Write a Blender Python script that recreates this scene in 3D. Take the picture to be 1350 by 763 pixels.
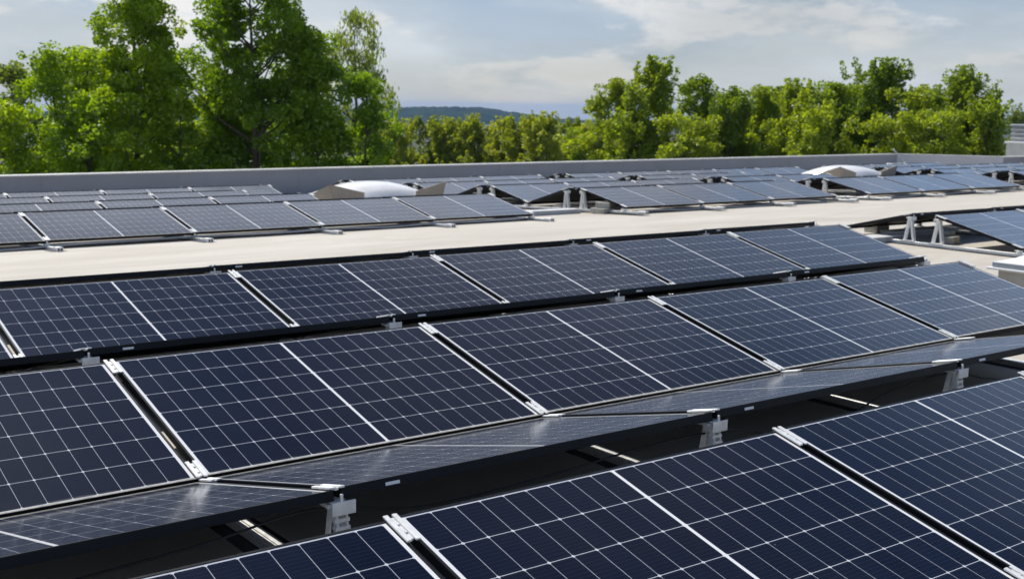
import bpy, bmesh, math, random
import numpy as np
from mathutils import Vector, Matrix, noise
R = math.radians
sc = bpy.context.scene
for o in list(bpy.data.objects): bpy.data.objects.remove(o)
col = sc.collection

# ------------------------------------------------------------------ camera
CAM = Vector((0.0, -1.8267, 1.4965)); YAW, PIT, ROL, FPX = 0.6464, 0.1536, 0.0171, 1554.3
fw = Vector((math.sin(YAW)*math.cos(PIT), math.cos(YAW)*math.cos(PIT), -math.sin(PIT)))
rt = Vector((math.cos(YAW), -math.sin(YAW), 0)); up = rt.cross(fw)
r2 = rt*math.cos(ROL)+up*math.sin(ROL); u2 = -rt*math.sin(ROL)+up*math.cos(ROL)
cd = bpy.data.cameras.new('camera'); cam = bpy.data.objects.new('camera', cd); col.objects.link(cam)
cam.matrix_world = Matrix(((r2.x,u2.x,-fw.x,CAM.x),(r2.y,u2.y,-fw.y,CAM.y),(r2.z,u2.z,-fw.z,CAM.z),(0,0,0,1)))
cd.sensor_width = 36; cd.lens = 36*FPX/1350; cd.clip_end = 20000; cd.clip_start = 0.05
cd.dof.use_dof = True; cd.dof.focus_distance = 4.2; cd.dof.aperture_fstop = 6.3
sc.camera = cam

# ------------------------------------------------------------------ light
SUN_AZ = Vector((-0.04, 1.0)).normalized(); SUN_EL = R(49)
to_sun = Vector((SUN_AZ.x*math.cos(SUN_EL), SUN_AZ.y*math.cos(SUN_EL), math.sin(SUN_EL)))
sd = bpy.data.lights.new('sun', 'SUN'); sun = bpy.data.objects.new('sun', sd); col.objects.link(sun)
sd.energy = 4.8; sd.angle = R(0.55); sd.color = (1.0, .955, .88)
sun.rotation_mode = 'QUATERNION'; sun.rotation_quaternion = to_sun.to_track_quat('Z', 'Y')
w = bpy.data.worlds.new('World'); sc.world = w; w.use_nodes = True
nt = w.node_tree; nt.nodes.clear()
def N(nt, t, **kw):
    n = nt.nodes.new(t)
    for k, v in kw.items():
        if k[0] == 'i' and k[1:].isdigit(): n.inputs[int(k[1:])].default_value = v
        else: setattr(n, k, v)
    return n
def mth(nt, op, a, b=None, c=None, clamp=False):
    n = nt.nodes.new('ShaderNodeMath'); n.operation = op; n.use_clamp = clamp
    for i, v in enumerate((a, b, c)):
        if v is None: continue
        if isinstance(v, (int, float)): n.inputs[i].default_value = v
        else: nt.links.new(v, n.inputs[i])
    return n.outputs[0]
def mixc(nt, f, a, b, mode='MIX'):
    n = nt.nodes.new('ShaderNodeMix'); n.data_type = 'RGBA'; n.blend_type = mode
    for s, v in (('Factor', f), ('A', a), ('B', b)):
        i = [x for x in n.inputs if x.name == s and (x.type == 'RGBA' or s == 'Factor')][0]
        if isinstance(v, (int, float)): i.default_value = v
        elif isinstance(v, tuple): i.default_value = (*v, 1)[:4]
        else: nt.links.new(v, i)
    return [x for x in n.outputs if x.type == 'RGBA'][0]
def noise_f(nt, vec, scale, detail=5, rough=.55, dist=0.0):
    n = nt.nodes.new('ShaderNodeTexNoise'); n.inputs['Scale'].default_value = scale
    n.inputs['Detail'].default_value = detail; n.inputs['Roughness'].default_value = rough; n.inputs['Distortion'].default_value = dist
    if vec is not None: nt.links.new(vec, n.inputs['Vector'])
    return n.outputs[0]
def ramp(nt, f, a, b, lo=0.0, hi=1.0):
    n = nt.nodes.new('ShaderNodeMapRange'); n.interpolation_type = 'SMOOTHSTEP'; nt.links.new(f, n.inputs[0])
    n.inputs[1].default_value = a; n.inputs[2].default_value = b; n.inputs[3].default_value = lo; n.inputs[4].default_value = hi
    return n.outputs[0]
tc = N(nt, 'ShaderNodeTexCoord'); sep = N(nt, 'ShaderNodeSeparateXYZ'); nt.links.new(tc.outputs['Generated'], sep.inputs[0])
zz = mth(nt, 'MAXIMUM', mth(nt, 'ADD', sep.outputs[2], .03), .012)
cb = N(nt, 'ShaderNodeCombineXYZ'); nt.links.new(sep.outputs[0], cb.inputs[0]); nt.links.new(sep.outputs[1], cb.inputs[1]); nt.links.new(zz, cb.inputs[2])
sky = N(nt, 'ShaderNodeTexSky'); sky.sky_type = 'NISHITA'; sky.sun_disc = False
sky.sun_elevation = SUN_EL; sky.sun_rotation = math.atan2(SUN_AZ.x, SUN_AZ.y); sky.air_density = 1.0; sky.dust_density = 1.6; sky.ozone_density = 1.0
nt.links.new(cb.outputs[0], sky.inputs[0])
# cloud sheet: direction projected on a high plane
inv = mth(nt, 'DIVIDE', 1.0, mth(nt, 'ADD', zz, .16))
cv = N(nt, 'ShaderNodeCombineXYZ'); nt.links.new(mth(nt, 'MULTIPLY', sep.outputs[0], inv), cv.inputs[0]); nt.links.new(mth(nt, 'MULTIPLY', sep.outputs[1], inv), cv.inputs[1]); cv.inputs[2].default_value = 3.7
n2 = noise_f(nt, cv.outputs[0], 1.9, 9, .6, .2)
sv = N(nt, 'ShaderNodeCombineXYZ'); nt.links.new(sep.outputs[0], sv.inputs[0]); nt.links.new(sep.outputs[1], sv.inputs[1]); nt.links.new(mth(nt, 'MULTIPLY', sep.outputs[2], 3.2), sv.inputs[2])
n1 = noise_f(nt, sv.outputs[0], 1.9, 8, .55, .1); n3 = noise_f(nt, sv.outputs[0], 6.5, 10, .60, .05); n4 = noise_f(nt, sv.outputs[0], 2.6, 5, .5, .1)
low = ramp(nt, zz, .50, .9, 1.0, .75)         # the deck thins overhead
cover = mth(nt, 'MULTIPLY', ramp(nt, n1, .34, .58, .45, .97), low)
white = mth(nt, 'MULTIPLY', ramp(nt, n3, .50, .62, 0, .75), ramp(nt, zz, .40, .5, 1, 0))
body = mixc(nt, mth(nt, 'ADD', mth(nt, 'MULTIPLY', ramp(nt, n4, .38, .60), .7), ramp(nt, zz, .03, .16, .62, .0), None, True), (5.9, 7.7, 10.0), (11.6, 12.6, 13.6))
body = mixc(nt, ramp(nt, zz, .12, .32, 0, .85), body, (9.6, 14.2, 22.5))     # unseen bright cloud bank, added so the far panels reflect more
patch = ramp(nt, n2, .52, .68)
body = mixc(nt, ramp(nt, zz, .38, .56), body, mixc(nt, patch, (.6, 1.6, 4.2), (3.4, 3.8, 5.8)))     # unseen dark cloud with paler rifts, added to darken near-panel reflections and ambient
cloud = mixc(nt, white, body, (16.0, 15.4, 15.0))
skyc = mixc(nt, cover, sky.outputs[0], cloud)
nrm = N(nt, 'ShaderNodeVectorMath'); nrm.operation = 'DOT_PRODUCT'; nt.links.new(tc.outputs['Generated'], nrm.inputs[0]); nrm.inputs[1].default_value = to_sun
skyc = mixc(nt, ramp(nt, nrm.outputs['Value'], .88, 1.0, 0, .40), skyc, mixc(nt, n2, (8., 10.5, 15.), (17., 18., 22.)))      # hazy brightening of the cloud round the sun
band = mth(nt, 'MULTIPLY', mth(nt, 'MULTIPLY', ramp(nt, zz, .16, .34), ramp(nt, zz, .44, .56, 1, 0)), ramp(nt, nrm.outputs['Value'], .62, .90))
skyc = mixc(nt, mth(nt, 'MULTIPLY', band, ramp(nt, n2, .3, .6, .35, .9)), skyc, (25., 26., 29.))     # unseen bright bank below the sun, added to lighten reflections in the left rows
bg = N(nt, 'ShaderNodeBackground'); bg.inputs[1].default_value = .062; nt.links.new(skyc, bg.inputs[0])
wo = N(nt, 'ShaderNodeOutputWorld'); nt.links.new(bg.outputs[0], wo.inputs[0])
sc.view_settings.view_transform = 'Standard'; sc.view_settings.look = 'None'; sc.view_settings.exposure = 0.0; sc.view_settings.gamma = 1
sc.render.engine = 'CYCLES'

# ------------------------------------------------------------------ materials
def newmat(name):
    m = bpy.data.materials.new(name); m.use_nodes = True; t = m.node_tree
    return m, t, t.nodes['Principled BSDF']
def simple(name, c, rough=.6, metal=0.0, var=.12, scale=8, bump=0.0, spec=None):
    m, t, b = newmat(name); tcn = N(t, 'ShaderNodeTexCoord')
    f = noise_f(t, tcn.outputs['Object'], scale, 6, .6)
    cc = mixc(t, ramp(t, f, .3, .7), tuple(x*(1-var) for x in c), tuple(min(1, x*(1+var)) for x in c))
    t.links.new(cc, b.inputs['Base Color']); b.inputs['Metallic'].default_value = metal
    t.links.new(ramp(t, f, .25, .75, rough*.85, min(1, rough*1.15)), b.inputs['Roughness'])
    if spec is not None: b.inputs['Specular IOR Level'].default_value = spec
    if bump:
        bn = N(t, 'ShaderNodeBump'); bn.inputs['Strength'].default_value = bump; bn.inputs['Distance'].default_value = .01
        t.links.new(noise_f(t, tcn.outputs['Object'], scale*6, 6, .6), bn.inputs['Height']); t.links.new(bn.outputs[0], b.inputs['Normal'])
    return m
M = {}
M['alu'] = simple('mill_aluminium', (.76, .76, .74), .42, .45, .10, 30)
M['alu_white'] = simple('bright_aluminium', (.78, .78, .76), .5, .15, .08, 30)
M['frame'] = simple('black_anodised_frame', (.007, .008, .011), .45, 0, .15, 20, 0, .16)
def dusty_edge(m):      # rain washes the dirt down onto the lower edge of every frame
    t = m.node_tree; b = t.nodes['Principled BSDF']; tcn = N(t, 'ShaderNodeTexCoord'); s = N(t, 'ShaderNodeSeparateXYZ'); t.links.new(tcn.outputs['Object'], s.inputs[0])
    gn = N(t, 'ShaderNodeNewGeometry'); l = [l for l in t.links if l.to_socket == b.inputs['Base Color']][0].from_socket
    f = mth(t, 'MULTIPLY', mth(t, 'LESS_THAN', s.outputs[1], .0115), mth(t, 'GREATER_THAN', s.outputs[2], -.0012))
    f = mth(t, 'MULTIPLY', f, ramp(t, noise_f(t, tcn.outputs['Object'], 25, 6, .7), .3, .6, .45, .95))
    t.links.new(mixc(t, f, l, (.46, .43, .36)), b.inputs['Base Color'])
dusty_edge(M['frame'])
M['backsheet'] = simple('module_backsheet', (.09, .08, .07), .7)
M['sticker'] = simple('white_sticker', (.8, .8, .8), .5)
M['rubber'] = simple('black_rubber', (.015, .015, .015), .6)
M['paver'] = simple('concrete_paver', (.40, .38, .33), .9, 0, .25, 14, .5)
M['beige'] = simple('beige_deflector', (.33, .285, .23), .6, .1, .10, 6)
M['kerb'] = simple('grey_kerb_membrane', (.42, .41, .37), .85, 0, .12, 5, .3)
M['parapet'] = simple('grey_parapet_sheet', (.25, .26, .285), .55, .1, .07, 1.3)
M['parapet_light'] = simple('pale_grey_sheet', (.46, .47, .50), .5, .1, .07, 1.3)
M['coping'] = simple('parapet_coping', (.56, .56, .53), .5, .2, .10, 2)
M['white'] = simple('white_paint', (.80, .80, .79), .4, 0, .04, 4)
M['greytrim'] = simple('grey_trim', (.38, .40, .43), .5, .2)
M['dark'] = simple('dark_metal', (.03, .022, .028), .5)
M['facade'] = simple('grey_render_facade', (.5, .5, .48), .9, 0, .08, 1, .2)
M['bark'] = simple('bark', (.075, .06, .045), .95, 0, .3, 12, .8)

def panel_mat():
    m, t, b = newmat('solar_cells_under_glass'); tcn = N(t, 'ShaderNodeTexCoord'); s = N(t, 'ShaderNodeSeparateXYZ')
    t.links.new(tcn.outputs['Object'], s.inputs[0]); oi = N(t, 'ShaderNodeObjectInfo')
    x = mth(t, 'ABSOLUTE', s.outputs[0]); y = s.outputs[1]
    U0, PU, V0, PV = .0065, .0922, .0165, .1835
    def dist(v, o, p):   # distance to the nearest grid line
        f = mth(t, 'FRACT', mth(t, 'DIVIDE', mth(t, 'SUBTRACT', v, o), p))
        return mth(t, 'MULTIPLY', mth(t, 'MINIMUM', f, mth(t, 'SUBTRACT', 1.0, f)), p)
    dx = dist(x, U0, PU); dy = dist(y, V0, PV)
    lx = mth(t, 'LESS_THAN', dx, .00075); ly = mth(t, 'LESS_THAN', dy, .0012)
    dia = mth(t, 'LESS_THAN', mth(t, 'ADD', dx, dy), .0078)
    cen = mth(t, 'LESS_THAN', x, U0)
    out1 = mth(t, 'GREATER_THAN', x, U0+9*PU); out2 = mth(t, 'LESS_THAN', y, V0); out3 = mth(t, 'GREATER_THAN', y, V0+6*PV)
    g = lx
    for q in (ly, dia, cen, out1, out2, out3): g = mth(t, 'MAXIMUM', g, q)
    # fine contact wires running across each cell
    fb = mth(t, 'FRACT', mth(t, 'DIVIDE', y, .01835)); wire = mth(t, 'LESS_THAN', mth(t, 'ABSOLUTE', mth(t, 'SUBTRACT', fb, .5)), .028)
    # every cell has a slightly different tone
    cx = mth(t, 'FLOOR', mth(t, 'DIVIDE', s.outputs[0], PU)); cy = mth(t, 'FLOOR', mth(t, 'DIVIDE', mth(t, 'SUBTRACT', y, V0), PV))
    cc = N(t, 'ShaderNodeCombineXYZ'); t.links.new(cx, cc.inputs[0]); t.links.new(cy, cc.inputs[1]); t.links.new(mth(t, 'MULTIPLY', oi.outputs['Random'], 97.0), cc.inputs[2])
    wn = N(t, 'ShaderNodeTexWhiteNoise'); t.links.new(cc.outputs[0], wn.inputs[0])
    cell = mixc(t, wn.outputs[0], (.0020, .0044, .0150), (.0034, .0070, .0215))
    cell = mixc(t, mth(t, 'MULTIPLY', oi.outputs['Random'], .45), cell, (.0050, .0055, .0120))
    cell = mixc(t, mth(t, 'MULTIPLY', wire, .25), cell, (.08, .085, .10))
    wht = mth(t, 'MAXIMUM', cen, out1); c = mixc(t, g, cell, mixc(t, wht, (.60, .62, .66), (.80, .80, .80)))
    # dust film, thicker along the lower edge, and a few droppings
    pos = N(t, 'ShaderNodeVectorMath'); pos.operation = 'ADD'; t.links.new(tcn.outputs['Object'], pos.inputs[0]); t.links.new(oi.outputs['Location'], pos.inputs[1])
    nz = noise_f(t, pos.outputs[0], 3.2, 7, .65, .4); nf = noise_f(t, pos.outputs[0], 35, 4, .6)
    edge = ramp(t, mth(t, 'ADD', y, mth(t, 'MULTIPLY', nz, .05)), .026, .055, .50, 0.0)
    dust = mth(t, 'ADD', mth(t, 'MULTIPLY', ramp(t, nz, .35, .75, .001, .009), ramp(t, nf, .3, .7, .7, 1.2)), mth(t, 'MULTIPLY', edge, ramp(t, nf, .25, .7, .4, 1.0)))
    vor = N(t, 'ShaderNodeTexVoronoi'); vor.inputs['Scale'].default_value = 5.0; t.links.new(pos.outputs[0], vor.inputs['Vector'])
    spot = mth(t, 'LESS_THAN', vor.outputs['Distance'], .018)
    dust = mth(t, 'MAXIMUM', dust, mth(t, 'MULTIPLY', spot, .35))
    c = mixc(t, dust, c, (.42, .39, .34))
    t.links.new(c, b.inputs['Base Color'])
    b.inputs['IOR'].default_value = 1.34; b.inputs['Sheen Weight'].default_value = .10; b.inputs['Sheen Roughness'].default_value = .25; b.inputs['Sheen Tint'].default_value = (.85, .9, 1, 1)
    t.links.new(ramp(t, noise_f(t, pos.outputs[0], 1.8, 1, .5), .3, .7, .11, .15), b.inputs['Roughness'])
    bn = N(t, 'ShaderNodeBump'); bn.inputs['Strength'].default_value = .04; bn.inputs['Distance'].default_value = .004
    t.links.new(noise_f(t, pos.outputs[0], 1.3, 0, .5), bn.inputs['Height']); t.links.new(bn.outputs[0], b.inputs['Normal'])
    return m
M['cells'] = panel_mat()

def roof_mat():
    m, t, b = newmat('cream_roof_membrane'); tcn = N(t, 'ShaderNodeTexCoord'); P = tcn.outputs['Object']
    s = N(t, 'ShaderNodeSeparateXYZ'); t.links.new(P, s.inputs[0])
    st = N(t, 'ShaderNodeMapping'); st.inputs['Scale'].default_value = (.35, 1.3, 1); t.links.new(P, st.inputs[0])
    a = noise_f(t, st.outputs[0], 1.1, 9, .68, .6); f = noise_f(t, P, 40, 5, .7)
    c = mixc(t, ramp(t, a, .3, .72), (.47, .43, .365), (.60, .56, .49))
    c = mixc(t, ramp(t, f, .3, .75, .0, .22), c, (.45, .41, .34))
    sx = mth(t, 'FRACT', mth(t, 'DIVIDE', s.outputs[1], 1.52)); seam = mth(t, 'LESS_THAN', sx, .012)
    c = mixc(t, mth(t, 'MULTIPLY', seam, .22), c, (.30, .28, .25))
    pud = ramp(t, noise_f(t, P, .45, 5, .6, .8), .58, .66, 0, .30)
    c = mixc(t, pud, c, (.42, .38, .31)); c = mixc(t, ramp(t, noise_f(t, P, 7, 6, .7), .62, .70, 0, .35), c, (.40, .36, .29))
    t.links.new(c, b.inputs['Base Color']); b.inputs['Roughness'].default_value = .8
    bn = N(t, 'ShaderNodeBump'); bn.inputs['Strength'].default_value = .35; bn.inputs['Distance'].default_value = .01
    t.links.new(f, bn.inputs['Height']); t.links.new(bn.outputs[0], b.inputs['Normal'])
    return m
M['roof'] = roof_mat()
def dome_mat():
    m, t, b = newmat('opal_acrylic'); b.inputs['Base Color'].default_value = (.86, .85, .84, 1); b.inputs['Roughness'].default_value = .25
    b.inputs['Subsurface Weight'].default_value = .3; b.inputs['Subsurface Radius'].default_value = (.3, .3, .3)
    tcn = N(t, 'ShaderNodeTexCoord'); f = noise_f(t, tcn.outputs['Object'], 3, 5, .6)
    t.links.new(mixc(t, ramp(t, f, .4, .75, 0, .5), (.86, .85, .83), (.66, .63, .58)), b.inputs['Base Color'])
    return m
M['dome'] = dome_mat()
def leaf_mat(name, c1, c2, trans=.55):
    m = bpy.data.materials.new(name); m.use_nodes = True; t = m.node_tree; t.nodes.clear()
    at = N(t, 'ShaderNodeAttribute'); at.attribute_name = 'leaf_tone'
    tcn = N(t, 'ShaderNodeTexCoord'); f = noise_f(t, tcn.outputs['Object'], .8, 3, .5)
    mixf = mth(t, 'ADD', mth(t, 'MULTIPLY', at.outputs['Fac'], .65), mth(t, 'MULTIPLY', ramp(t, f, .3, .7), .35))
    c = mixc(t, mixf, c1, c2); oi = N(t, 'ShaderNodeObjectInfo')
    hs = N(t, 'ShaderNodeHueSaturation'); t.links.new(ramp(t, oi.outputs['Random'], 0, 1, .488, .508), hs.inputs['Hue']); t.links.new(ramp(t, oi.outputs['Random'], 0, 1, 1.30, .92), hs.inputs['Value']); t.links.new(c, hs.inputs['Color']); c = hs.outputs[0]
    d = N(t, 'ShaderNodeBsdfDiffuse'); tr = N(t, 'ShaderNodeBsdfTranslucent'); g = N(t, 'ShaderNodeBsdfGlossy'); g.inputs['Roughness'].default_value = .45
    g.inputs['Color'].default_value = (.9, .9, .9, 1)
    t.links.new(c, d.inputs[0]); t.links.new(mixc(t, 1.0, c, (2.1, 2.0, .40), 'MULTIPLY'), tr.inputs[0])
    mx = N(t, 'ShaderNodeMixShader'); mx.inputs[0].default_value = trans; t.links.new(d.outputs[0], mx.inputs[1]); t.links.new(tr.outputs[0], mx.inputs[2])
    m2 = N(t, 'ShaderNodeMixShader'); m2.inputs[0].default_value = .035; t.links.new(mx.outputs[0], m2.inputs[1]); t.links.new(g.outputs[0], m2.inputs[2])
    o = N(t, 'ShaderNodeOutputMaterial'); t.links.new(m2.outputs[0], o.inputs[0])
    return m
M['leaf_a'] = leaf_mat('broad_leaf_green', (.085, .150, .008), (.235, .345, .012))
M['leaf_b'] = leaf_mat('olive_leaf', (.130, .175, .022), (.270, .310, .045))
M['leaf_c'] = leaf_mat('mid_green_leaf', (.095, .150, .014), (.230, .300, .026))
M['leaf_d'] = leaf_mat('grey_green_leaf', (.100, .145, .055), (.190, .235, .095))

# ------------------------------------------------------------------ helpers
def link(name, me, mat, parent=None, loc=(0, 0, 0), rot=(0, 0, 0)):
    if mat is not None and not me.materials: me.materials.append(mat)
    o = bpy.data.objects.new(name, me); col.objects.link(o); o.location = loc; o.rotation_euler = rot
    if parent: o.parent = parent
    return o
def empty(name, label, cat, loc=(0, 0, 0), rot=(0, 0, 0), group=None):
    o = bpy.data.objects.new(name, None); col.objects.link(o); o.location = loc; o.rotation_euler = rot
    o['label'] = label; o['category'] = cat; o.empty_display_size = .1
    if group: o['group'] = group
    return o
def tag(o, label, cat, group=None):
    o['label'] = label; o['category'] = cat
    if group: o['group'] = group
    return o
def structure(o, kind='structure'): o['kind'] = kind; return o
class MB:
    def __init__(s): s.bm = bmesh.new()
    def box(s, lo, hi, mtx=None):
        lo, hi = Vector(lo), Vector(hi); vs = []
        for k in range(8):
            v = Vector((hi.x if k & 1 else lo.x, hi.y if k & 2 else lo.y, hi.z if k & 4 else lo.z))
            vs.append(s.bm.verts.new(mtx @ v if mtx else v))
        for f in ((0,2,3,1),(4,5,7,6),(0,1,5,4),(2,6,7,3),(0,4,6,2),(1,3,7,5)): s.bm.faces.new([vs[i] for i in f])
        return s
    def bar(s, a, b, w, h, upv=(0, 0, 1)):
        a, b = Vector(a), Vector(b); d = (b-a); L = d.length; d.normalize(); x = d.cross(Vector(upv)).normalized(); z = x.cross(d)
        m = Matrix(((x.x, d.x, z.x, a.x), (x.y, d.y, z.y, a.y), (x.z, d.z, z.z, a.z), (0, 0, 0, 1)))
        return s.box((-w/2, 0, -h/2), (w/2, L, h/2), m)
    def prism(s, poly, n0, n1, axis='x'):   # poly in the two other axes
        def P(p, n): return {'x': (n, p[0], p[1]), 'y': (p[0], n, p[1]), 'z': (p[0], p[1], n)}[axis]
        a = [s.bm.verts.new(P(p, n0)) for p in poly]; b = [s.bm.verts.new(P(p, n1)) for p in poly]; k = len(poly)
        s.bm.faces.new(a); s.bm.faces.new(b[::-1])
        for i in range(k): s.bm.faces.new((a[i], b[i], b[(i+1) % k], a[(i+1) % k]))
        return s
    def plate(s, pts, th):   # flat polygon in 3-D given a thickness
        pts = [Vector(p) for p in pts]; n = (pts[1]-pts[0]).cross(pts[2]-pts[0]).normalized()*th/2
        a = [s.bm.verts.new(p+n) for p in pts]; b = [s.bm.verts.new(p-n) for p in pts]; k = len(pts)
        s.bm.faces.new(a); s.bm.faces.new(b[::-1])
        for i in range(k): s.bm.faces.new((a[i], b[i], b[(i+1) % k], a[(i+1) % k]))
        return s
    def tube(s, pts, rad, seg=8):
        pts = [Vector(p) for p in pts]; rings = []
        if not isinstance(rad, (list, tuple)): rad = [rad]*len(pts)
        for i, p in enumerate(pts):
            d = (pts[min(i+1, len(pts)-1)]-pts[max(i-1, 0)]).normalized()
            x = d.orthogonal().normalized() if i == 0 else (px - d*px.dot(d)).normalized()
            px = x; y = d.cross(x)
            rings.append([s.bm.verts.new(p+(x*math.cos(6.2832*k/seg)+y*math.sin(6.2832*k/seg))*rad[i]) for k in range(seg)])
        for a, b in zip(rings, rings[1:]):
            for k in range(seg): s.bm.faces.new((a[k], a[(k+1) % seg], b[(k+1) % seg], b[k]))
        s.bm.faces.new(rings[0][::-1]); s.bm.faces.new(rings[-1]); return s
    def mesh(s, name, bevel=0.0, smooth=False):
        bmesh.ops.recalc_face_normals(s.bm, faces=s.bm.faces)
        if bevel: bmesh.ops.bevel(s.bm, geom=s.bm.edges[:], offset=bevel, segments=1, affect='EDGES')
        if smooth:
            for f in s.bm.faces: f.smooth = True
        me = bpy.data.meshes.new(name); s.bm.to_mesh(me); s.bm.free(); return me
def copy_tree(o, parent=None):
    c = o.copy(); col.objects.link(c)
    if parent: c.parent = parent
    for ch in list(o.children): copy_tree(ch, c)
    return c

# ------------------------------------------------------------------ the roof's own surface
BRK, SL = 9.8, .0455
def roof_z(x, y): return -.10 + .0035*(max(-4, min(x, 45))-2) - SL*max(0.0, y-BRK)
def grid_mesh(name, xs, ys, f):
    bm = bmesh.new(); v = [[bm.verts.new((x, y, f(x, y))) for y in ys] for x in xs]
    for i in range(len(xs)-1):
        for j in range(len(ys)-1): bm.faces.new((v[i][j], v[i+1][j], v[i+1][j+1], v[i][j+1]))
    me = bpy.data.meshes.new(name); bm.to_mesh(me); bm.free(); return me
bld = empty('building', 'flat roofed building with cream membrane roof and grey sheet metal parapet', 'building', (0, 0, -9))
def onb(o): o.parent = bld; o.location.z += 9; return o
PX0, PX1, PY = -25.0, 38.2, 25.0
onb(link('roof', grid_mesh('roof', [-25, -15, -8, -4, 2, 8, 14, 20, 26, 32, 38, 45, 48], [-12, -6, 0, 5, BRK, 13, 17, 21, 25, 25.3], roof_z), M['roof']))
def ptop(x): return -.182+.0047*x
mb = MB(); # rear parapet: inner face at y = 25
bm = mb.bm
def wall_seg(a, b, z0, z1, th, bm):
    a, b = Vector(a), Vector(b); n = Vector((-(b-a).y, (b-a).x, 0)).normalized()*th
    q = [(a.x, a.y, z0[0]), (b.x, b.y, z0[1]), (b.x+n.x, b.y+n.y, z0[1]), (a.x+n.x, a.y+n.y, z0[0])]
    t = [(p[0], p[1], z) for p, z in zip(q, (z1[0], z1[1], z1[1], z1[0]))]
    vs = [bm.verts.new(p) for p in q+t]
    for f in ((0, 3, 2, 1), (4, 5, 6, 7), (0, 1, 5, 4), (1, 2, 6, 5), (2, 3, 7, 6), (3, 0, 4, 7)): bm.faces.new([vs[i] for i in f])
wall_seg((PX0, PY, 0), (PX1, PY, 0), (-1.1, -1.1), (ptop(PX0)-.03, ptop(PX1)-.03), .30, bm)
par = onb(link('parapet', mb.mesh('parapet'), M['parapet']))
mb = MB(); wall_seg((PX0, PY-.03, 0), (PX1+.02, PY-.03, 0), (ptop(PX0)-.028, ptop(PX1)-.028), (ptop(PX0), ptop(PX1)), .38, mb.bm)
cop = link('coping', mb.mesh('coping', .004), M['coping'], par)
for i in range(20):     # standing joints in the parapet cladding
    x = PX0+3.1*i+1.3
    if x < PX1-.3:
        mb = MB(); mb.box((x-.012, PY-.006, roof_z(x, PY)-.01), (x+.012, PY-.002, ptop(x)-.032)); link('cladding_joint', mb.mesh('cladding_joint'), M['parapet'], par)
E1, E2 = (40.35, 22.0), (46.0, 21.8)
mb = MB(); wall_seg((PX1, PY, 0), (*E1, 0), (-1.1, -1.1), (-.03, -.028), .30, mb.bm)
p2 = onb(link('parapet', mb.mesh('parapet_side'), M['parapet_light'])); p2['label'] = 'paler angled end of the parapet'
mb = MB(); wall_seg((PX1-.03, PY-.03, 0), (E1[0]-.03, E1[1], 0), (-.028, -.026), (.0, .002), .38, mb.bm); link('coping', mb.mesh('coping_side', .004), M['coping'], p2)
mb = MB(); wall_seg((*E1, 0), (*E2, 0), (-1.1, -1.1), (-.03, -.03), .30, mb.bm)
p3 = onb(link('parapet', mb.mesh('parapet_end'), M['parapet']))
mb = MB(); wall_seg((E1[0]-.02, E1[1]-.03, 0), (E2[0]+.02, E2[1]-.03, 0), (-.028, -.028), (.0, .0), .38, mb.bm); link('coping', mb.mesh('coping_end', .004), M['coping'], p3)
mb = MB(); mb.box((-24.9, -12, -9), (47.9, 24.98, -.95)); onb(link('facade', mb.mesh('facade'), M['facade']))

# ------------------------------------------------------------------ solar panels
W, D, TH, TILT, P = 1.722, 1.134, .035, .2391, 1.75
FW = .011
def make_panel_meshes():
    mb = MB()
    h = W/2
    mb.box((-h, 0, -TH), (h, FW, 0)); mb.box((-h, D-FW, -TH), (h, D, 0))
    mb.box((-h, FW, -TH), (-h+FW, D-FW, 0)); mb.box((h-FW, FW, -TH), (h, D-FW, 0))
    # lower flange
    mb.box((-h+FW, FW, -TH), (h-FW, FW+.022, -TH+.002)); mb.box((-h+FW, D-FW-.022, -TH), (h-FW, D-FW, -TH+.002))
    fr = mb.mesh('panel_frame', .0012)
    mb = MB(); mb.box((-h+FW-.001, FW-.001, -.0062), (h-FW+.001, D-FW+.001, -.0020)); gl = mb.mesh('panel_cells')
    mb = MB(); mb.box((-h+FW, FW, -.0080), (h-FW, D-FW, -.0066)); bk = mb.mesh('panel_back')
    mb = MB(); mb.box((-.06, D*.5-.04, -.026), (.06, D*.5+.04, -.0085))
    jb = mb.mesh('junction_box', .002)
    mb = MB(); mb.box((W/2-.22, D+.0002, -.026), (W/2-.165, D+.001, -.015)); stk = mb.mesh('rating_sticker')
    return fr, gl, bk, jb, stk
PM = make_panel_meshes()
def proto_panel(back):
    r = empty('solar_panel', 'x', 'solar panel')
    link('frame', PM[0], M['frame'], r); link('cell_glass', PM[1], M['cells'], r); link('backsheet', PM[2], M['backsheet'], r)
    link('junction_box', PM[3], M['rubber'], r)
    if back: link('rating_sticker', PM[4], M['sticker'], r)
    return r
PROTO = {'A': proto_panel(False), 'B': proto_panel(True)}
used = {'A': False, 'B': False}
def place(kind, loc, rot, label, group):
    o = PROTO[kind] if not used[kind] else copy_tree(PROTO[kind]); used[kind] = True
    o.location = loc; o.rotation_euler = rot; o['label'] = label; o['group'] = group
    return o

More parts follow.
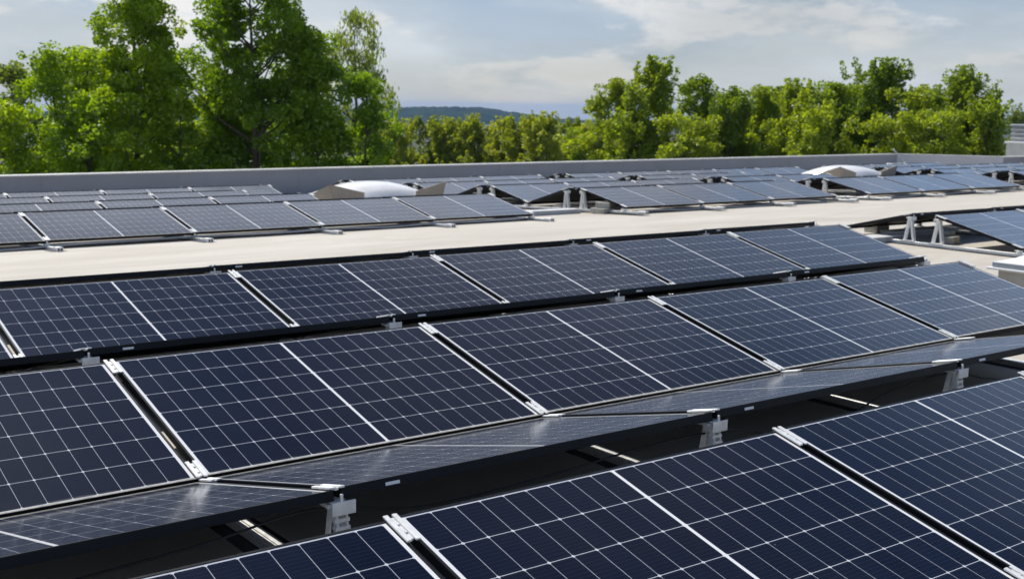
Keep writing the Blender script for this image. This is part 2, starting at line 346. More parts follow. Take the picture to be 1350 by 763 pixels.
# ------------------------------------------------------------------ racks (one per joint between panels), local frame: y=0 at the low edge of the A panel, z=0 = its top
def rack_meshes(g, reach):
    C, H = D*math.cos(TILT), D*math.sin(TILT); ca, sa = math.cos(TILT), math.sin(TILT); q = {}
    Yb = 2*C+g
    def onA(s, n): return Vector((0, s*ca-n*sa, s*sa+n*ca))       # s along the slope, n above the glass
    def onB(s, n): return Vector((0, Yb-s*ca+n*sa, s*sa+n*ca))
    # base rail: open channel along the roof
    zr = -.098; y0, y1 = -reach, Yb+.12
    mb = MB(); mb.box((-.03, y0, zr), (.03, y1, zr+.006)); mb.box((-.03, y0, zr+.006), (-.026, y1, zr+.034)); mb.box((.026, y0, zr+.006), (.03, y1, zr+.034))
    mb.box((-.026, y0+.03, zr+.024), (-.002, y1, zr+.034)); mb.box((.002, y0+.03, zr+.024), (.026, y1, zr+.034))
    q['base_rail'] = mb.mesh('base_rail', .001)
    mb = MB(); mb.box((-.036, y0-.05, zr+.001), (.036, y0+.11, zr+.046)); q['rail_end'] = mb.mesh('rail_end', .004)
    mb = MB(); mb.box((-.026, y0-.052, zr+.010), (-.006, y0-.049, zr+.034)); mb.box((.006, y0-.052, zr+.010), (.026, y0-.049, zr+.034)); q['end_hole'] = mb.mesh('end_hole')
    mb = MB(); mb.box((-.09, y0-.03, zr-.004), (.09, y1+.03, zr-.0005)); q['shade_mat'] = mb.mesh('shade_mat')  # black mat made wider than the rail, standing in for deep shade in the gaps
    def lowfoot(F, sgn):
        m = MB(); p = F(.03, -TH)
        m.box((-.04, p.y-.035, zr+.036), (.04, p.y+.035, zr+.042)); m.box((-.033, p.y-.02, zr+.042), (.033, p.y+.02, p.z-.004)); m.box((-.06, p.y-.03, p.z-.004), (.06, p.y+.03, p.z-.001))
        return m.mesh('low_foot', .001)
    q['low_footA'] = lowfoot(onA, 1); q['low_footB'] = lowfoot(onB, -1)
    def leg(F, sgn):
        m = MB(); t = F(D-.035, -TH-.004)
        for ix in (-1, 1):
            for sp in (-.062, .062):      # trestle: two flat bars spread apart at the foot
                m.bar((.015+ix*.018, t.y+sp*.18, t.z-.006), (.015+ix*.018, t.y+sp, zr+.040), .006, .026, (0, 1, 0))
        z = t.z-.03; k = 0; f = t.y-.004     # folded ribs up the front
        while z > zr+.07:
            u = (t.z-z)/(t.z-zr); yy = f-.058*u
            m.box((-.012, yy-.020, z-.012), (.042, yy+.004, z)); m.box((-.006, yy-.003, z-.0250), (.036, yy+.006, z-.0125)); z -= .0255
        m.box((-.040, t.y-.09, zr+.0355), (.040, t.y+.09, zr+.040)); m.box((-.036, t.y-.03, t.z-.016), (.036, t.y+.03, t.z-.002))
        return m.mesh('leg')
    q['legA'] = leg(onA, 1); q['legB'] = leg(onB, -1)
    def head(F, sgn):   # bracket plate hung at the ridge below the panel edge
        m = MB(); t = F(D, -TH)
        ye = t.y+sgn*.012 if sgn > 0 else t.y-.016
        m.box((-.030, ye-.0015, t.z-.050), (.056, ye+.0015, t.z-.004)); m.box((.000, ye-.001, t.z-.004), (.010, ye+.006, t.z+.020))
        m.box((-.028, min(t.y-sgn*.05, ye), t.z-.0105), (.028, max(t.y-sgn*.05, ye), t.z-.006))
        return m.mesh('bracket_plate', .001)
    q['plateA'] = head(onA, 1); q['plateB'] = head(onB, -1)
    def clamp(F, s0, s1):
        m = MB()
        def strip(xa, xb, sa_, sb_, n0, n1):
            vs = []
            for (x, s_, n_) in ((xa, sa_, n0), (xb, sa_, n0), (xb, sb_, n0), (xa, sb_, n0), (xa, sa_, n1), (xb, sa_, n1), (xb, sb_, n1), (xa, sb_, n1)):
                p = F(s_, n_); vs.append(m.bm.verts.new((x, p.y, p.z)))
            for f in ((0, 3, 2, 1), (4, 5, 6, 7), (0, 1, 5, 4), (1, 2, 6, 5), (2, 3, 7, 6), (3, 0, 4, 7)): m.bm.faces.new([vs[i] for i in f])
        strip(-.024, -.007, s0, s1, .0005, .0075); strip(.007, .024, s0, s1, .0005, .0075)
        strip(-.007, .007, s0+.012, s1-.012, -.006, .0025)
        c = (s0+s1)/2
        for k in range(2): strip(-.0045, .0045, c-.03+.045*k, c-.018+.045*k, .0025, .0065)
        return m.mesh('clamp', .0012)
    for k, F in (('A', onA), ('B', onB)):
        q['clamp_low'+k] = clamp(F, -.004, .125); q['clamp_high'+k] = clamp(F, D-.135, D+.010)
    return q
MATS = dict(rail_end='alu_white', end_hole='rubber', base_rail='alu', shade_mat='rubber', low_foot='alu', leg='alu_white', plate='alu_white', clamp='alu_white')
NAMES = dict(rail_end='rail_end', end_hole='end_hole', base_rail='base_rail', shade_mat='shade_mat', low_footA='low_foot', low_footB='low_foot', legA='leg', legB='leg', plateA='bracket_plate', plateB='bracket_plate',
             clamp_lowA='clamp', clamp_lowB='clamp', clamp_highA='clamp', clamp_highB='clamp')
def make_rack(q, parts):
    r = empty('mounting_rack', 'x', 'mounting rack')
    for k in parts:
        mk = [MATS[p] for p in MATS if k.startswith(p)][0]
        link(NAMES[k], q[k], M[mk], r)
    return r
RK = {}
def rack(g, reach, loc, rot, label, group, skip=()):
    key = (g, reach, skip)
    if key not in RK:
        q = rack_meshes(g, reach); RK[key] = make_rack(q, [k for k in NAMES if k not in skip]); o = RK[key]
    else: o = copy_tree(RK[key])
    o.location = loc; o.rotation_euler = rot; o['label'] = label; o['group'] = group
    return o

# ------------------------------------------------------------------ the rows
def onrow(O, s, y, z):      # local point (0, y, z) of a row frame tilted by -s about x
    return Vector((O[0], O[1]+y*math.cos(s)+z*math.sin(s), O[2]-y*math.sin(s)+z*math.cos(s)))
ORD = ['first', 'second', 'third', 'fourth', 'fifth', 'sixth', 'seventh', 'eighth', 'ninth', 'tenth', 'eleventh', 'twelfth']
def tent(rowdesc, blockdesc, y0, dz, x0, n, g, slope, k0=0, doB=True, doA=True, reach=.05, rskip=()):
    """a block of n panel pairs starting at joint position x0; rows run along x"""
    C = D*math.cos(TILT)
    for i in range(n):
        x = x0+P*(i+.5); zl = roof_z(x, y0)+.10+dz
        O = (x, y0, zl); th = '%s from left' % ORD[i]
        if n == 1: th = 'single one'
        if doA: place('A', O, (TILT-slope, 0, 0), 'camera-facing solar panel, %s in %s' % (th, rowdesc), 'solar panels sloping towards the camera')
        if doB:
            b = onrow(O, slope, 2*C+g, 0)
            place('B', b, (TILT+slope, 0, math.pi), 'away-sloping solar panel, %s behind ridge of %s' % (th, rowdesc), 'solar panels sloping away from the camera')
    for i in range(n+1):
        x = x0+P*i
        if i == 0: x += .012
        if i == n: x -= .012
        zl = roof_z(x, y0)+.10+dz
        where = 'left end' if i == 0 else 'right end' if i == n else '%s panel joint' % ORD[i-1]
        rack(g, reach, (x, y0, zl), (-slope, 0, 0), 'silver mounting rack at the %s of %s' % (where, rowdesc), 'mounting racks under the solar panels', rskip)
T, G = 2.5468, .3361
J = 1.7675
tent('the nearest row', '', 0.0, .0, J-P, 4, G, 0)
tent('the second row', '', T, .012, J-.008-P*2, 6, G, 0)
tent('the third row', '', 2*T-.001, .004, 3.4868-P*3, 7, G, 0)
tent('the short row by the hatch', '', 2*T-.001+.06, .006, 12.35, 4, G, 0)
TN = 2.63; GN = .38; Y3 = 11.99
def yn(r): return Y3+TN*(r-3)
cols = 3.8
for r_, nm, dz_, blocks in ((3, 'fourth', .02, (('left', cols-P*3, 7), ('middle', 12.66, 3), ('right', 18.9, 3), ('far right', 25.6, 4))),
                       (4, 'fifth', .02, (('left', cols-P*2, 5), ('middle', 12.72, 3), ('right', 18.85, 2), ('far right', 26.5, 5))),
                       (5, 'sixth', .02, (('left', cols-P*2, 5), ('middle', 12.72, 3), ('right', 18.85, 2), ('far right', 28.2, 4))),
                       (6, 'rearmost', .04, (('left', cols-P*2, 6), ('middle', 12.72, 3), ('right', 18.85, 5), ('far right', 29.4, 3)))):
    for (bn_, bx_, n_) in blocks:
        tent('%s part of the %s row' % (bn_, nm), '', yn(r_), 0 if bn_ == 'left' else dz_, bx_, n_, GN, SL, reach=.42 if r_ == 3 else .05)

# ------------------------------------------------------------------ skylights
def skylight(cx, cy, label):
    z0 = roof_z(cx, cy); r = empty('skylight', label, 'skylight', (cx, cy, z0), (-SL*.5, 0, 0), 'domed skylights between the far panels')
    mb = MB(); mb.box((-.80, -.80, -.03), (.86, .80, .20)); link('kerb', mb.mesh('kerb', .01), M['white'], r)
    mb = MB(); mb.box((-.84, -.84, .202), (.90, .84, .245)); link('rim', mb.mesh('rim', .008), M['greytrim'], r)
    bm = bmesh.new(); n = 22; vv = []
    for i in range(n+1):
        row = []
        for j in range(n+1):
            u, v = -1+2*i/n, -1+2*j/n; h = max(0, (1-abs(u)**2.2)*(1-abs(v)**2.2))**.60
            row.append(bm.verts.new((.03+u*.85, v*.82, .247+.25*h)))
        vv.append(row)
    for i in range(n):
        for j in range(n):
            f = bm.faces.new((vv[i][j], vv[i+1][j], vv[i+1][j+1], vv[i][j+1])); f.smooth = True
    me = bpy.data.meshes.new('dome'); bm.to_mesh(me); bm.free(); link('dome', me, M['dome'], r)
    for sx, xi, xo in ((-1, -.58, -1.27), (1, .50, 1.14)):
        # folded wind deflector: highest at its outer corner, one short cheek folded back
        mb = MB(); b = Vector((xo*.90, -.86, .0)); t = Vector((xo, -.90, .50)); e1b = Vector((xi, -.84, .0)); e1t = Vector((xi, -.87, .34))
        e2b = Vector((xo*.92, -.35, .0)); e2t = Vector((xo*1.02, -.22, .30))
        mb.plate([b, t, e1t, e1b], .012); mb.plate([b+Vector((0, .007, 0)), t+Vector((0, .007, 0)), e2t, e2b], .012)
        link('wind_deflector', mb.mesh('wind_deflector'), M['beige'], r)
    return r
skylight(11.05, 17.3, 'white domed skylight with beige wind deflectors left of the middle panel groups')
skylight(26.15, 18.2, 'white domed skylight with beige wind deflectors far right near the leaning pole')
# roof hatch at the right edge
hx, hy, hz = 9.20, 3.62, roof_z(9.3, 3)
r = empty('roof_hatch', 'white capped roof hatch on a grey kerb at the right edge, beside the second row', 'roof hatch', (hx, hy, hz))
L = 1.9
mb = MB(); mb.box((.03, -L, -.005), (1.5, -.03, .285)); link('kerb', mb.mesh('hatch_kerb', .006), M['kerb'], r)
mb = MB(); mb.box((-.05, -L-.05, .287), (1.58, .03, .305)); link('ledge', mb.mesh('hatch_ledge', .003), M['white'], r)
mb = MB(); mb.box((-.02, -L-.02, .307), (1.55, 0.0, .350)); link('rim', mb.mesh('hatch_rim', .003), M['greytrim'], r)
mb = MB()
bm = mb.bm; vv = []
for i in range(13):
    row = []
    for j in range(13):
        u, v = -1+2*i/12, -1+2*j/12; h = (max(0, (1-u**4)*(1-v**4)))**.8
        row.append(bm.verts.new((.765+u*.78, -L/2-.01+v*(L/2+.005), .352+.13*h)))
    vv.append(row)
for i in range(12):
    for j in range(12): bm.faces.new((vv[i][j], vv[i+1][j], vv[i+1][j+1], vv[i][j+1]))
link('lid', mb.mesh('hatch_lid', 0, True), M['white'], r)

# ------------------------------------------------------------------ loose things on the roof
def paver(x, y, dz, rz, label, s=(.20, .16, .08)):
    mb = MB(); mb.box((-s[0]/2, -s[1]/2, 0), (s[0]/2, s[1]/2, s[2])); me = mb.mesh('ballast_paver', .006)
    o = link('ballast_paver', me, M['paver'], None, (x, y, roof_z(x, y)+.001+dz), (0, 0, rz)); tag(o, label, 'paver', 'concrete ballast pavers'); return o
paver(13.25, 7.72, 0, .1, 'grey concrete paver lying alone left of the trestle legs', (.30, .2, .09))
paver(12.86, 6.38, .0, .2, 'grey concrete paver on the rail between the trestle legs and panel', (.22, .16, .09))
paver(12.98, 6.50, .092, .3, 'grey concrete paver stacked on top of the one by the trestle', (.22, .14, .05))
paver(12.70, 12.52, .0, .1, 'round shouldered concrete paver under the middle panel group end', (.42, .30, .09))
paver(12.72, 12.55, .092, .5, 'concrete paver stacked on another under the middle group end', (.30, .24, .09))
paver(12.84, 13.78, .0, .2, 'small concrete paver behind the ridge legs of the middle group', (.30, .2, .10))
paver(19.25, 12.7, .0, .2, 'small concrete paver under the right group end', (.3, .2, .08))
# cable duct
def duct(x0, x1, y, label, h=.065, w=.24):
    mb = MB(); mb.box((0, -w/2, 0), (x1-x0, w/2, h)); body = mb.mesh('duct_body', .004)
    r = empty('cable_duct', label, 'cable duct', (x0, y, roof_z(x0, y)+.002)); link('duct_body', body, M['greytrim'], r)
    mb = MB(); mb.box((-.01, -w/2-.012, h+.001), (x1-x0+.01, w/2+.012, h+.012)); link('duct_lid', mb.mesh('duct_lid', .003), M['white'], r)
    return r
duct(10.85, 12.62, 6.98, 'short white lidded cable duct beside the third row end')
duct(12.80, 19.0, 7.22, 'long grey cable duct running under the short row')
duct(11.05, 12.42, 12.90, 'white cable duct bridging the gap between left and middle groups', .07, .16)
# cables
def cable(pts, rad, label, n=5):
    pts = [Vector(p) for p in pts]; P2 = []
    for i in range(len(pts)-1):
        p0, p1, p2, p3 = pts[max(i-1, 0)], pts[i], pts[i+1], pts[min(i+2, len(pts)-1)]
        for k in range(n):
            t = k/n; P2.append(.5*((2*p1)+(-p0+p2)*t+(2*p0-5*p1+4*p2-p3)*t*t+(-p0+3*p1-3*p2+p3)*t**3))
    P2.append(pts[-1]); mb = MB(); mb.tube(P2, rad, 6)
    return tag(link('cable', mb.mesh('cable', 0, True), M['rubber']), label, 'cable')
def rz(x, y, h): return (x, y, roof_z(x, y)+h)
cable([rz(8.5, 4.15, .16), rz(8.85, 4.35, .20), rz(9.2, 4.3, .15), rz(9.35, 4.15, .10), rz(9.5, 3.75, .06), rz(9.75, 3.74, .06)], .018, 'thick black cable running from the second row end to the roof hatch')
random.seed(3)
for yy, xa, xb, lab in ((T*0+1.50, .6, 7.2, 'black cable sagging under the ridge of the nearest row'), (T+1.52, -.6, 8.6, 'black cable sagging under the ridge of the second row'), (2*T+1.52, -1, 10.3, 'black cable sagging under the ridge of the third row')):
    pts = []; x = xa
    while x < xb:
        pts.append(rz(x, yy+random.uniform(-.04, .04), random.uniform(.12, .30))); x += random.uniform(.3, .6)
    cable(pts, .0045, lab)
for k in range(3):
    x0_ = (-1.0, 12.9, 19.3)[k]; x1_ = (10.6, 17.8, 24.0)[k]; pts = []; x = x0_
    while x < x1_:
        pts.append(rz(x, yn(3)-.02+random.uniform(-.03, .03), random.uniform(.02, .05))); x += random.uniform(.5, .9)
    cable(pts, .012, 'grey cable lying along the front edge of the %s group' % ('left', 'middle', 'right')[k]).data.materials[0] = M['greytrim']
# leaning pole
mb = MB(); mb.tube([(0, 0, 0), (-.42, 0, .17), (-.86, .02, .50)], [.035, .030, .024], 8)
tag(link('pole', mb.mesh('pole', 0, True), M['white'], None, (34.45, 21.9, roof_z(34, 21.9)+.36)), 'thin pale pole leaning to the left in front of the parapet corner', 'pole')
mb = MB(); mb.box((-.5, -.35, 0), (.5, .35, .37)); tag(link('plinth', mb.mesh('plinth', .02), M['white'], None, (34.6, 22.2, roof_z(34, 21.9)-.01)), 'low white plinth at the foot of the leaning pole', 'plinth')
# ventilation unit beyond the parapet end
r = empty('ventilation_unit', 'white and grey louvred ventilation unit beyond the parapet at right', 'ventilation unit', (44.9, 23.0, roof_z(42, 23)-.05))
mb = MB(); mb.box((0, 0, 0), (2.6, 1.6, .98)); link('base_box', mb.mesh('base_box', .01), M['coping'], r)
mb = MB(); mb.box((-.06, -.06, .985), (2.66, 1.66, 1.06)); link('cover_plate', mb.mesh('cover_plate', .01), M['white'], r)
mb = MB(); mb.box((.15, .12, 1.062), (2.5, 1.5, 1.66)); link('core', mb.mesh('core', .01), M['greytrim'], r)
for k in range(3):
    mb = MB(); z = 1.16+.17*k; mb.box((.06, .04, z), (2.58 if k == 2 else .9, .11, z+.07)); mb.box((.06, .12, z), (.13, 1.5, z+.07))
    link('louvre_blade', mb.mesh('louvre_blade', .005), M['coping'], r)
mb = MB(); mb.box((0.05, .05, 1.664), (2.6, 1.55, 1.75)); link('roof_plate', mb.mesh('roof_plate', .01), M['greytrim'], r)
mb = MB(); mb.tube([(0, 0, 0), (0, 0, 1.15)], .16, 14); mb.tube([(0, 0, 1.14), (0, 0, 1.24)], .21, 14)
tag(link('vent_pipe', mb.mesh('vent_pipe', 0, False), M['dark'], None, (42.0, 21.35, roof_z(41.7, 21.3))), 'dark vent pipe at the right edge in front of the ventilation unit', 'vent pipe')

# ------------------------------------------------------------------ trees
def leafy(centres, radii, counts, size, rng, flat=1.0, droop=0.0):
    C = np.repeat(centres, counts, axis=0); Rr = np.repeat(radii, counts)
    n = len(C); d = rng.normal(size=(n, 3)); d /= np.linalg.norm(d, axis=1)[:, None]
    rad = Rr*rng.uniform(.25, 1.0, n)**.55
    p = C+d*rad[:, None]*np.array([1, 1, flat])
    if droop: p[:, 2] -= rng.uniform(0, droop, n)*Rr
    # leaf frame
    a = rng.normal(size=(n, 3)); a[:, 2] *= .7; a /= np.linalg.norm(a, axis=1)[:, None]
    b = rng.normal(size=(n, 3)); b -= a*(a*b).sum(1)[:, None]; b /= np.linalg.norm(b, axis=1)[:, None]
    if droop: a = a*.35+np.array([0, 0, -1.]); a /= np.linalg.norm(a, axis=1)[:, None]; b -= a*(a*b).sum(1)[:, None]; b /= np.linalg.norm(b, axis=1)[:, None]
    s = size*rng.uniform(.65, 1.3, n)
    L_ = a*s[:, None]; Wd = b*(s*.34 if not droop else s*.18)[:, None]
    V = np.empty((n, 4, 3)); V[:, 0] = p-L_*.5; V[:, 1] = p+Wd; V[:, 2] = p+L_*.5; V[:, 3] = p-Wd
    tone = np.repeat(np.clip(rng.normal(.5, .28, n), 0, 1), 4)
    return V.reshape(-1, 3), tone
def leaf_mesh(name, V, tone):
    me = bpy.data.meshes.new(name); n = len(V)//4
    me.vertices.add(len(V)); me.vertices.foreach_set('co', V.astype(np.float32).ravel())
    me.loops.add(4*n); me.loops.foreach_set('vertex_index', np.arange(4*n, dtype=np.int32))
    me.polygons.add(n); me.polygons.foreach_set('loop_start', np.arange(0, 4*n, 4, dtype=np.int32)); me.polygons.foreach_set('loop_total', np.full(n, 4, np.int32))
    me.update(); at = me.attributes.new('leaf_tone', 'FLOAT', 'POINT'); at.data.foreach_set('value', tone.astype(np.float32)); return me
def pix(px, py, dist):      # a direction through the photograph, to site a tree at a real distance
    d = fw+r2*((px-675)/FPX)-u2*((py-381.5)/FPX); return CAM+d.normalized()*dist
GZ = -8.5
def tree(px, top, wpx, dist, seed, kind, label, group, lobes=7, leafsize=.17, mat='leaf_a', dens=1.0, slim=1.0, spray=False, droop=0.0, clear=.35):
    rng = np.random.default_rng(seed)
    tp = pix(px, top, dist); base = Vector((tp.x, tp.y, ground_z(tp.x, tp.y))); Hh = tp.z-base.z; wr = wpx/FPX*dist*.5
    r = empty('tree', label, 'tree', base, (0, 0, 0), group)
    # crown: limbs with leaf clumps around their ends
    cl, cr = [], []; limbs = []
    z0 = Hh*clear
    nl = lobes
    for i in range(nl):
        f = (i+.5)/nl; h = z0+(Hh-z0)*f; env = wr*slim*math.sin(math.pi*min(1, (.26+.70*f)))**.62
        for j in range(4 if f < .85 else 3):
            an = rng.uniform(0, 6.283); rr = env*rng.uniform(.25, 1.0)
            limbs.append((h, an, rr, f))
    limbs.append((Hh-.3, 0, .05, 1.0))
    tb = MB(); lean = rng.uniform(-.4, .4, 2)
    trunk = [(lean[0]*t*t, lean[1]*t*t, Hh*t*.93) for t in np.linspace(0, 1, 9)]; r0 = .055*Hh**.75*.5
    tb.tube(trunk, [r0*(1-.88*t) for t in np.linspace(0, 1, 9)], 8)
    for (h, an, rr, f) in limbs:
        hb = max(h-rr*.75-.3, Hh*.12); tbp = Vector((lean[0]*(hb/Hh)**2, lean[1]*(hb/Hh)**2, hb)); e = Vector((math.cos(an)*rr, math.sin(an)*rr, h))
        mid = (tbp+e)/2+Vector((0, 0, -.12*rr)); lr = r0*(.42-.28*f)
        tb.tube([tbp, mid, e], [lr, lr*.62, lr*.22], 6)
        nc = int(rng.integers(5, 9)) if not spray else int(rng.integers(9, 14))
        for k in range(nc):
            off = rng.normal(size=3)*np.array([.42, .42, .34 if not spray else .6])*max(.7, wr*.36)
            c = np.array(e)+off; c[2] = min(c[2], Hh-.1); cl.append(c); cr.append(rng.uniform(.16, .46)*(.8+wr*.12)*(.82 if spray else 1))
            if rng.uniform() < .5: tb.tube([e, Vector(c)], [lr*.2, lr*.08], 4)
    if not spray and not droop and Hh > 12:      # inner foliage hides most of the trunk
        for i in range(70):
            h = z0+(Hh-z0)*rng.uniform(.05, .97); an = rng.uniform(0, 6.283); rr = wr*.62*math.sqrt(rng.uniform())*math.sin(math.pi*min(1, .26+.70*(h-z0)/(Hh-z0)))**.6
            cl.append(np.array([math.cos(an)*rr, math.sin(an)*rr, h])); cr.append(rng.uniform(.3, .6))
    if spray:      # upright shoots on the outline
        for i in range(len(cl)):
            if rng.uniform() < .55:
                c = cl[i].copy()
                for s_ in range(3): c = c+np.array([rng.normal()*.08, rng.normal()*.08, .22]); cl.append(c.copy()); cr.append(.20-.035*s_)
    cl = np.array(cl); cr = np.array(cr)
    cnt = np.maximum(8, (cr**2*(520 if not droop else 700)*dens*(.17/leafsize)**1.6*(.55+.9*rng.uniform(size=len(cr)))).astype(int))
    V, tone = leafy(cl, cr, cnt, leafsize, rng, .8, droop)
    link('trunk', tb.mesh('trunk'), M['bark'], r)
    link('crown', leaf_mesh('crown', V, tone), M[mat], r)
    return r
# terrain: falls away from the building
def ground_z(x, y):
    d = math.hypot(x-15, y-10); return GZ-.011*max(0, d-25)
xs = sorted(set([-20000, -9000, -4000, -2000, -1000, -500, -200, -100, -50, -25, 0, 25, 50, 75, 100, 150, 200, 300, 500, 800, 1200, 2000, 3000, 5000, 9000, 20000]))
def far_z(x, y): return max(ground_z(x, y), -62)-.02*max(0, math.hypot(x, y)-3200)
def grass_mat():
    m, t, b = newmat('meadow_and_woodland_floor'); tcn = N(t, 'ShaderNodeTexCoord')
    a = noise_f(t, tcn.outputs['Object'], .02, 8, .6); c = noise_f(t, tcn.outputs['Object'], 2, 6, .6)
    cc = mixc(t, ramp(t, a, .4, .6), (.018, .032, .012), (.04, .06, .02)); cc = mixc(t, ramp(t, c, .3, .7, 0, .5), cc, (.05, .045, .02))
    t.links.new(cc, b.inputs['Base Color']); b.inputs['Roughness'].default_value = .95; return m
M['grass'] = grass_mat()
structure(link('ground', grid_mesh('ground', xs, xs, far_z), M['grass']))
# wooded hills
def hill_mat():
    m, t, b = newmat('distant_forest'); tcn = N(t, 'ShaderNodeTexCoord'); a = noise_f(t, tcn.outputs['Object'], .012, 9, .7)
    cc = mixc(t, ramp(t, a, .35, .65), (.010, .022, .012), (.034, .055, .024)); t.links.new(cc, b.inputs['Base Color']); b.inputs['Roughness'].default_value = 1
    b.inputs['Specular IOR Level'].default_value = 0
    return m
M['hill'] = hill_mat()
def hills():
    prof = [(-300, 150), (0, 146), (300, 147), (480, 143.5), (525, 141.5), (596, 140.7), (641, 142.6), (688, 149.5), (739, 156.3), (790, 158.5), (900, 160), (1050, 161), (1200, 160), (1290, 157), (1335, 154), (1400, 152), (1600, 158)]
    bm = bmesh.new(); rows = []; rng = random.Random(5)
    pxs = np.arange(-300, 1601, 4.0)
    for k, (dd, zz_) in enumerate(((2350, 0), (2600, .35), (2850, .75), (3100, 1.0), (3500, .8), (4300, 0))):
        row = []
        for px in pxs:
            py = float(np.interp(px, [p[0] for p in prof], [p[1] for p in prof])); t = pix(px, py, 3100)
            dr = (t-CAM); dr.z = 0; dr.normalize(); top = t.z
            z = -62+(top+62)*zz_
            if 0 < k < 5: z += noise.noise(Vector((px*.05, dd*.01, 0)))*3*zz_+rng.uniform(-1.6, 1.6)
            row.append(bm.verts.new((CAM.x+dr.x*dd, CAM.y+dr.y*dd, z)))
        rows.append(row)
    for a, b in zip(rows, rows[1:]):
        for i in range(len(a)-1): bm.faces.new((a[i], a[i+1], b[i+1], b[i]))
    me = bpy.data.meshes.new('hills'); bm.to_mesh(me); bm.free(); return me
structure(link('hills', hills(), M['hill']))

GL, GM, GR = 'big leafy trees behind the left of the parapet', 'olive green trees in the middle distance', 'trees behind the right of the parapet'
tree(12, 88, 130, 50, 1, 0, 'pale grey green tree at the left edge of the picture', GL, 8, .15, 'leaf_d', 1.0)
tree(-30, 100, 130, 42, 22, 0, 'bushy green tree cut by the left edge of the picture', GL, 8, .125, 'leaf_a', 1.0)
tree(72, 62, 120, 42, 2, 0, 'shorter bright green tree left of the tall twin crowned tree', GL, 9, .125, 'leaf_a', 1.0)
tree(172, -70, 150, 42, 3, 0, 'tall broadleaf tree left of centre gap, its top cut by the frame', GL, 12, .125, 'leaf_a', 1.35)
tree(120, 125, 110, 40, 33, 0, 'low rounded tree standing in front of the tall left tree', GL, 7, .125, 'leaf_a', 1.05)
tree(232, 120, 100, 41, 34, 0, 'low dark tree filling the gap between the two tallest trees', GL, 7, .125, 'leaf_a', 1.05)
tree(335, -60, 212, 42, 4, 0, 'tallest and widest broadleaf tree beside the weeping tree', GL, 13, .125, 'leaf_a', 1.5)
tree(408, 40, 120, 41, 35, 0, 'green tree on the right shoulder of the widest tree', GL, 8, .125, 'leaf_a', 1.0)
tree(472, 14, 105, 62, 5, 0, 'slender weeping tree with drooping grey green twigs', GL, 11, .24, 'leaf_d', .55, 1.0, False, 1.7)
tree(290, 95, 90, 43, 36, 0, 'mid height tree behind the gap left of the widest tree', GL, 9, .125, 'leaf_a', 1.1)
tree(122, 66, 100, 47, 38, 0, 'tree standing behind the notch between the two leftmost crowns', GL, 9, .14, 'leaf_a', 1.2)
tree(225, 70, 90, 50, 39, 0, 'tree standing behind the gap between the two tallest trees', GL, 9, .14, 'leaf_a', 1.2)
tree(378, 148, 110, 46, 37, 0, 'low bushy tree filling in behind the widest tree at parapet level', GL, 6, .125, 'leaf_a', 1.1)
tree(476, 98, 84, 40, 6, 0, 'bright green tree at the right end of the left tree group', GL, 8, .125, 'leaf_a', 1.1)
mids = [(528, 166, 44), (560, 160, 46), (596, 163, 44), (628, 158, 48), (662, 162, 46), (694, 160, 48), (722, 156, 44), (748, 162, 46), (775, 165, 40), (510, 172, 40)]
ML_ = ['leftmost olive tree', 'second olive tree', 'third olive tree', 'fourth olive tree', 'fifth olive tree', 'sixth olive tree', 'seventh olive tree', 'eighth olive tree', 'ninth olive tree', 'half hidden olive tree']
for i, (px, tpx, wd) in enumerate(mids):
    tree(px, tpx+3, wd+44, 82+(i*37 % 13), 40+i, 1, ML_[i]+(' in the row below the blue hill, counted from the left' if i < 9 else ' beside the right end of the big left trees'), GM, 6, .17, 'leaf_b', 1.2, 1, True, 0, .3)
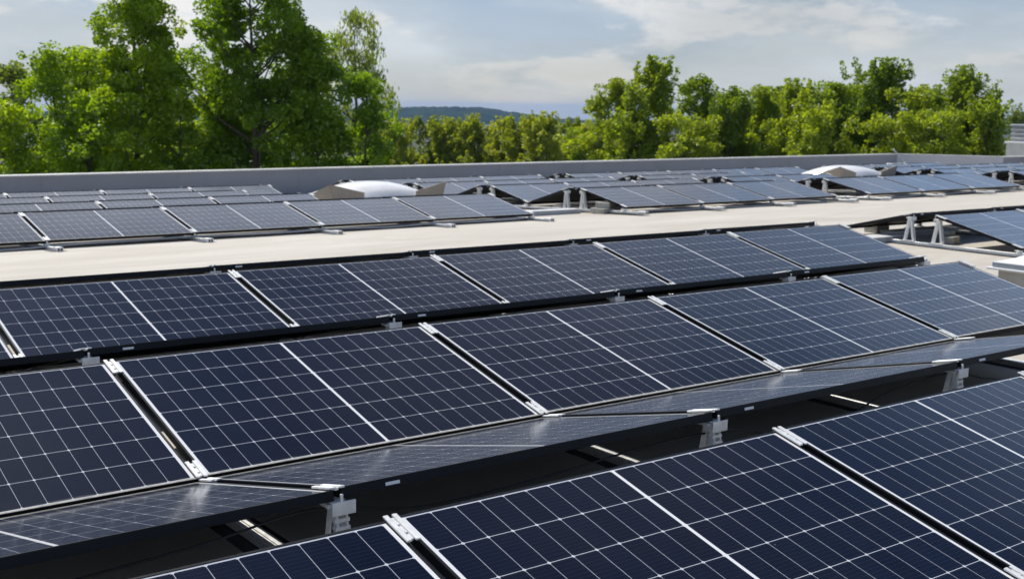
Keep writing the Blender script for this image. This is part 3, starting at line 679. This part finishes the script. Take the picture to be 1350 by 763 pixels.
rights = [(812, 108, 84, 58, 'leaf_c', 'upright tree at the left end of the right group'), (868, 92, 88, 57, 'leaf_c', 'tallest bushy tree at the left of the right group'), (925, 102, 60, 58, 'leaf_c', 'slim upright tree right of the tall bushy tree'),
          (968, 132, 76, 56, 'leaf_c', 'lower tree before the dip in the right group'), (1010, 118, 70, 60, 'leaf_c', 'tree with a loose open top over the dip'), (1055, 122, 80, 57, 'leaf_c', 'rounded tree left of the two high crowns'),
          (1105, 112, 84, 58, 'leaf_c', 'dense tree left of the highest right crown'), (1160, 95, 92, 58, 'leaf_c', 'highest crown of the right group'), (1212, 118, 84, 57, 'leaf_c', 'tree between the two high right crowns'),
          (1272, 104, 88, 60, 'leaf_c', 'open crowned tree near the right end of the group'), (1240, 148, 70, 54, 'leaf_c', 'rounded bush in front of the open crowned tree'), (1300, 150, 56, 56, 'leaf_c', 'dark bush at the right end of the tree group'),
          (765, 172, 60, 62, 'leaf_c', 'low tree joining the olive row and the right group'), (1338, 150, 46, 78, 'leaf_d', 'thin sparse tree beside the ventilation unit'),
          (900, 150, 90, 54, 'leaf_c', 'low dark bush under the slim upright tree'), (1085, 150, 110, 54, 'leaf_c', 'low dark bush under the rounded tree'), (1180, 150, 90, 54, 'leaf_c', 'low dark bush under the highest right crown'), (830, 160, 80, 55, 'leaf_c', 'low bush at the foot of the tall bushy tree')]
rights += [(950, 126, 90, 66, 'leaf_c', 'tree standing back behind the dip of the right group'), (1030, 130, 100, 66, 'leaf_c', 'tree standing back behind the loose open top'),
           (1130, 118, 100, 66, 'leaf_c', 'tree standing back behind the dense tree and highest crown'), (1232, 128, 100, 67, 'leaf_c', 'tree standing back between the two high right crowns')]
for i, (px, tpx, wd, dist, mt, lab) in enumerate(rights):
    tree(px, tpx, wd*(1.3 if i % 2 else 1.5), dist, 70+i, 2, lab, GR, 9 if tpx < 140 else 6, .135, mt, .5 if 'sparse' in lab else 1.1, 1, i % 2 == 1, 0, .3)

# ------------------------------------------------------------------ haze
mb = MB(); mb.box((-6000, -300, -230), (7500, 7500, 22))
hz_ = link('haze', mb.mesh('haze'), None); structure(hz_, 'stuff')
m = bpy.data.materials.new('haze'); m.use_nodes = True; t = m.node_tree; t.nodes.clear()
pv = N(t, 'ShaderNodeVolumePrincipled'); pv.inputs['Color'].default_value = (.38, .60, 1.0, 1); pv.inputs['Density'].default_value = .00008; pv.inputs['Anisotropy'].default_value = .1
o = N(t, 'ShaderNodeOutputMaterial'); t.links.new(pv.outputs[0], o.inputs['Volume']); hz_.data.materials.append(m)
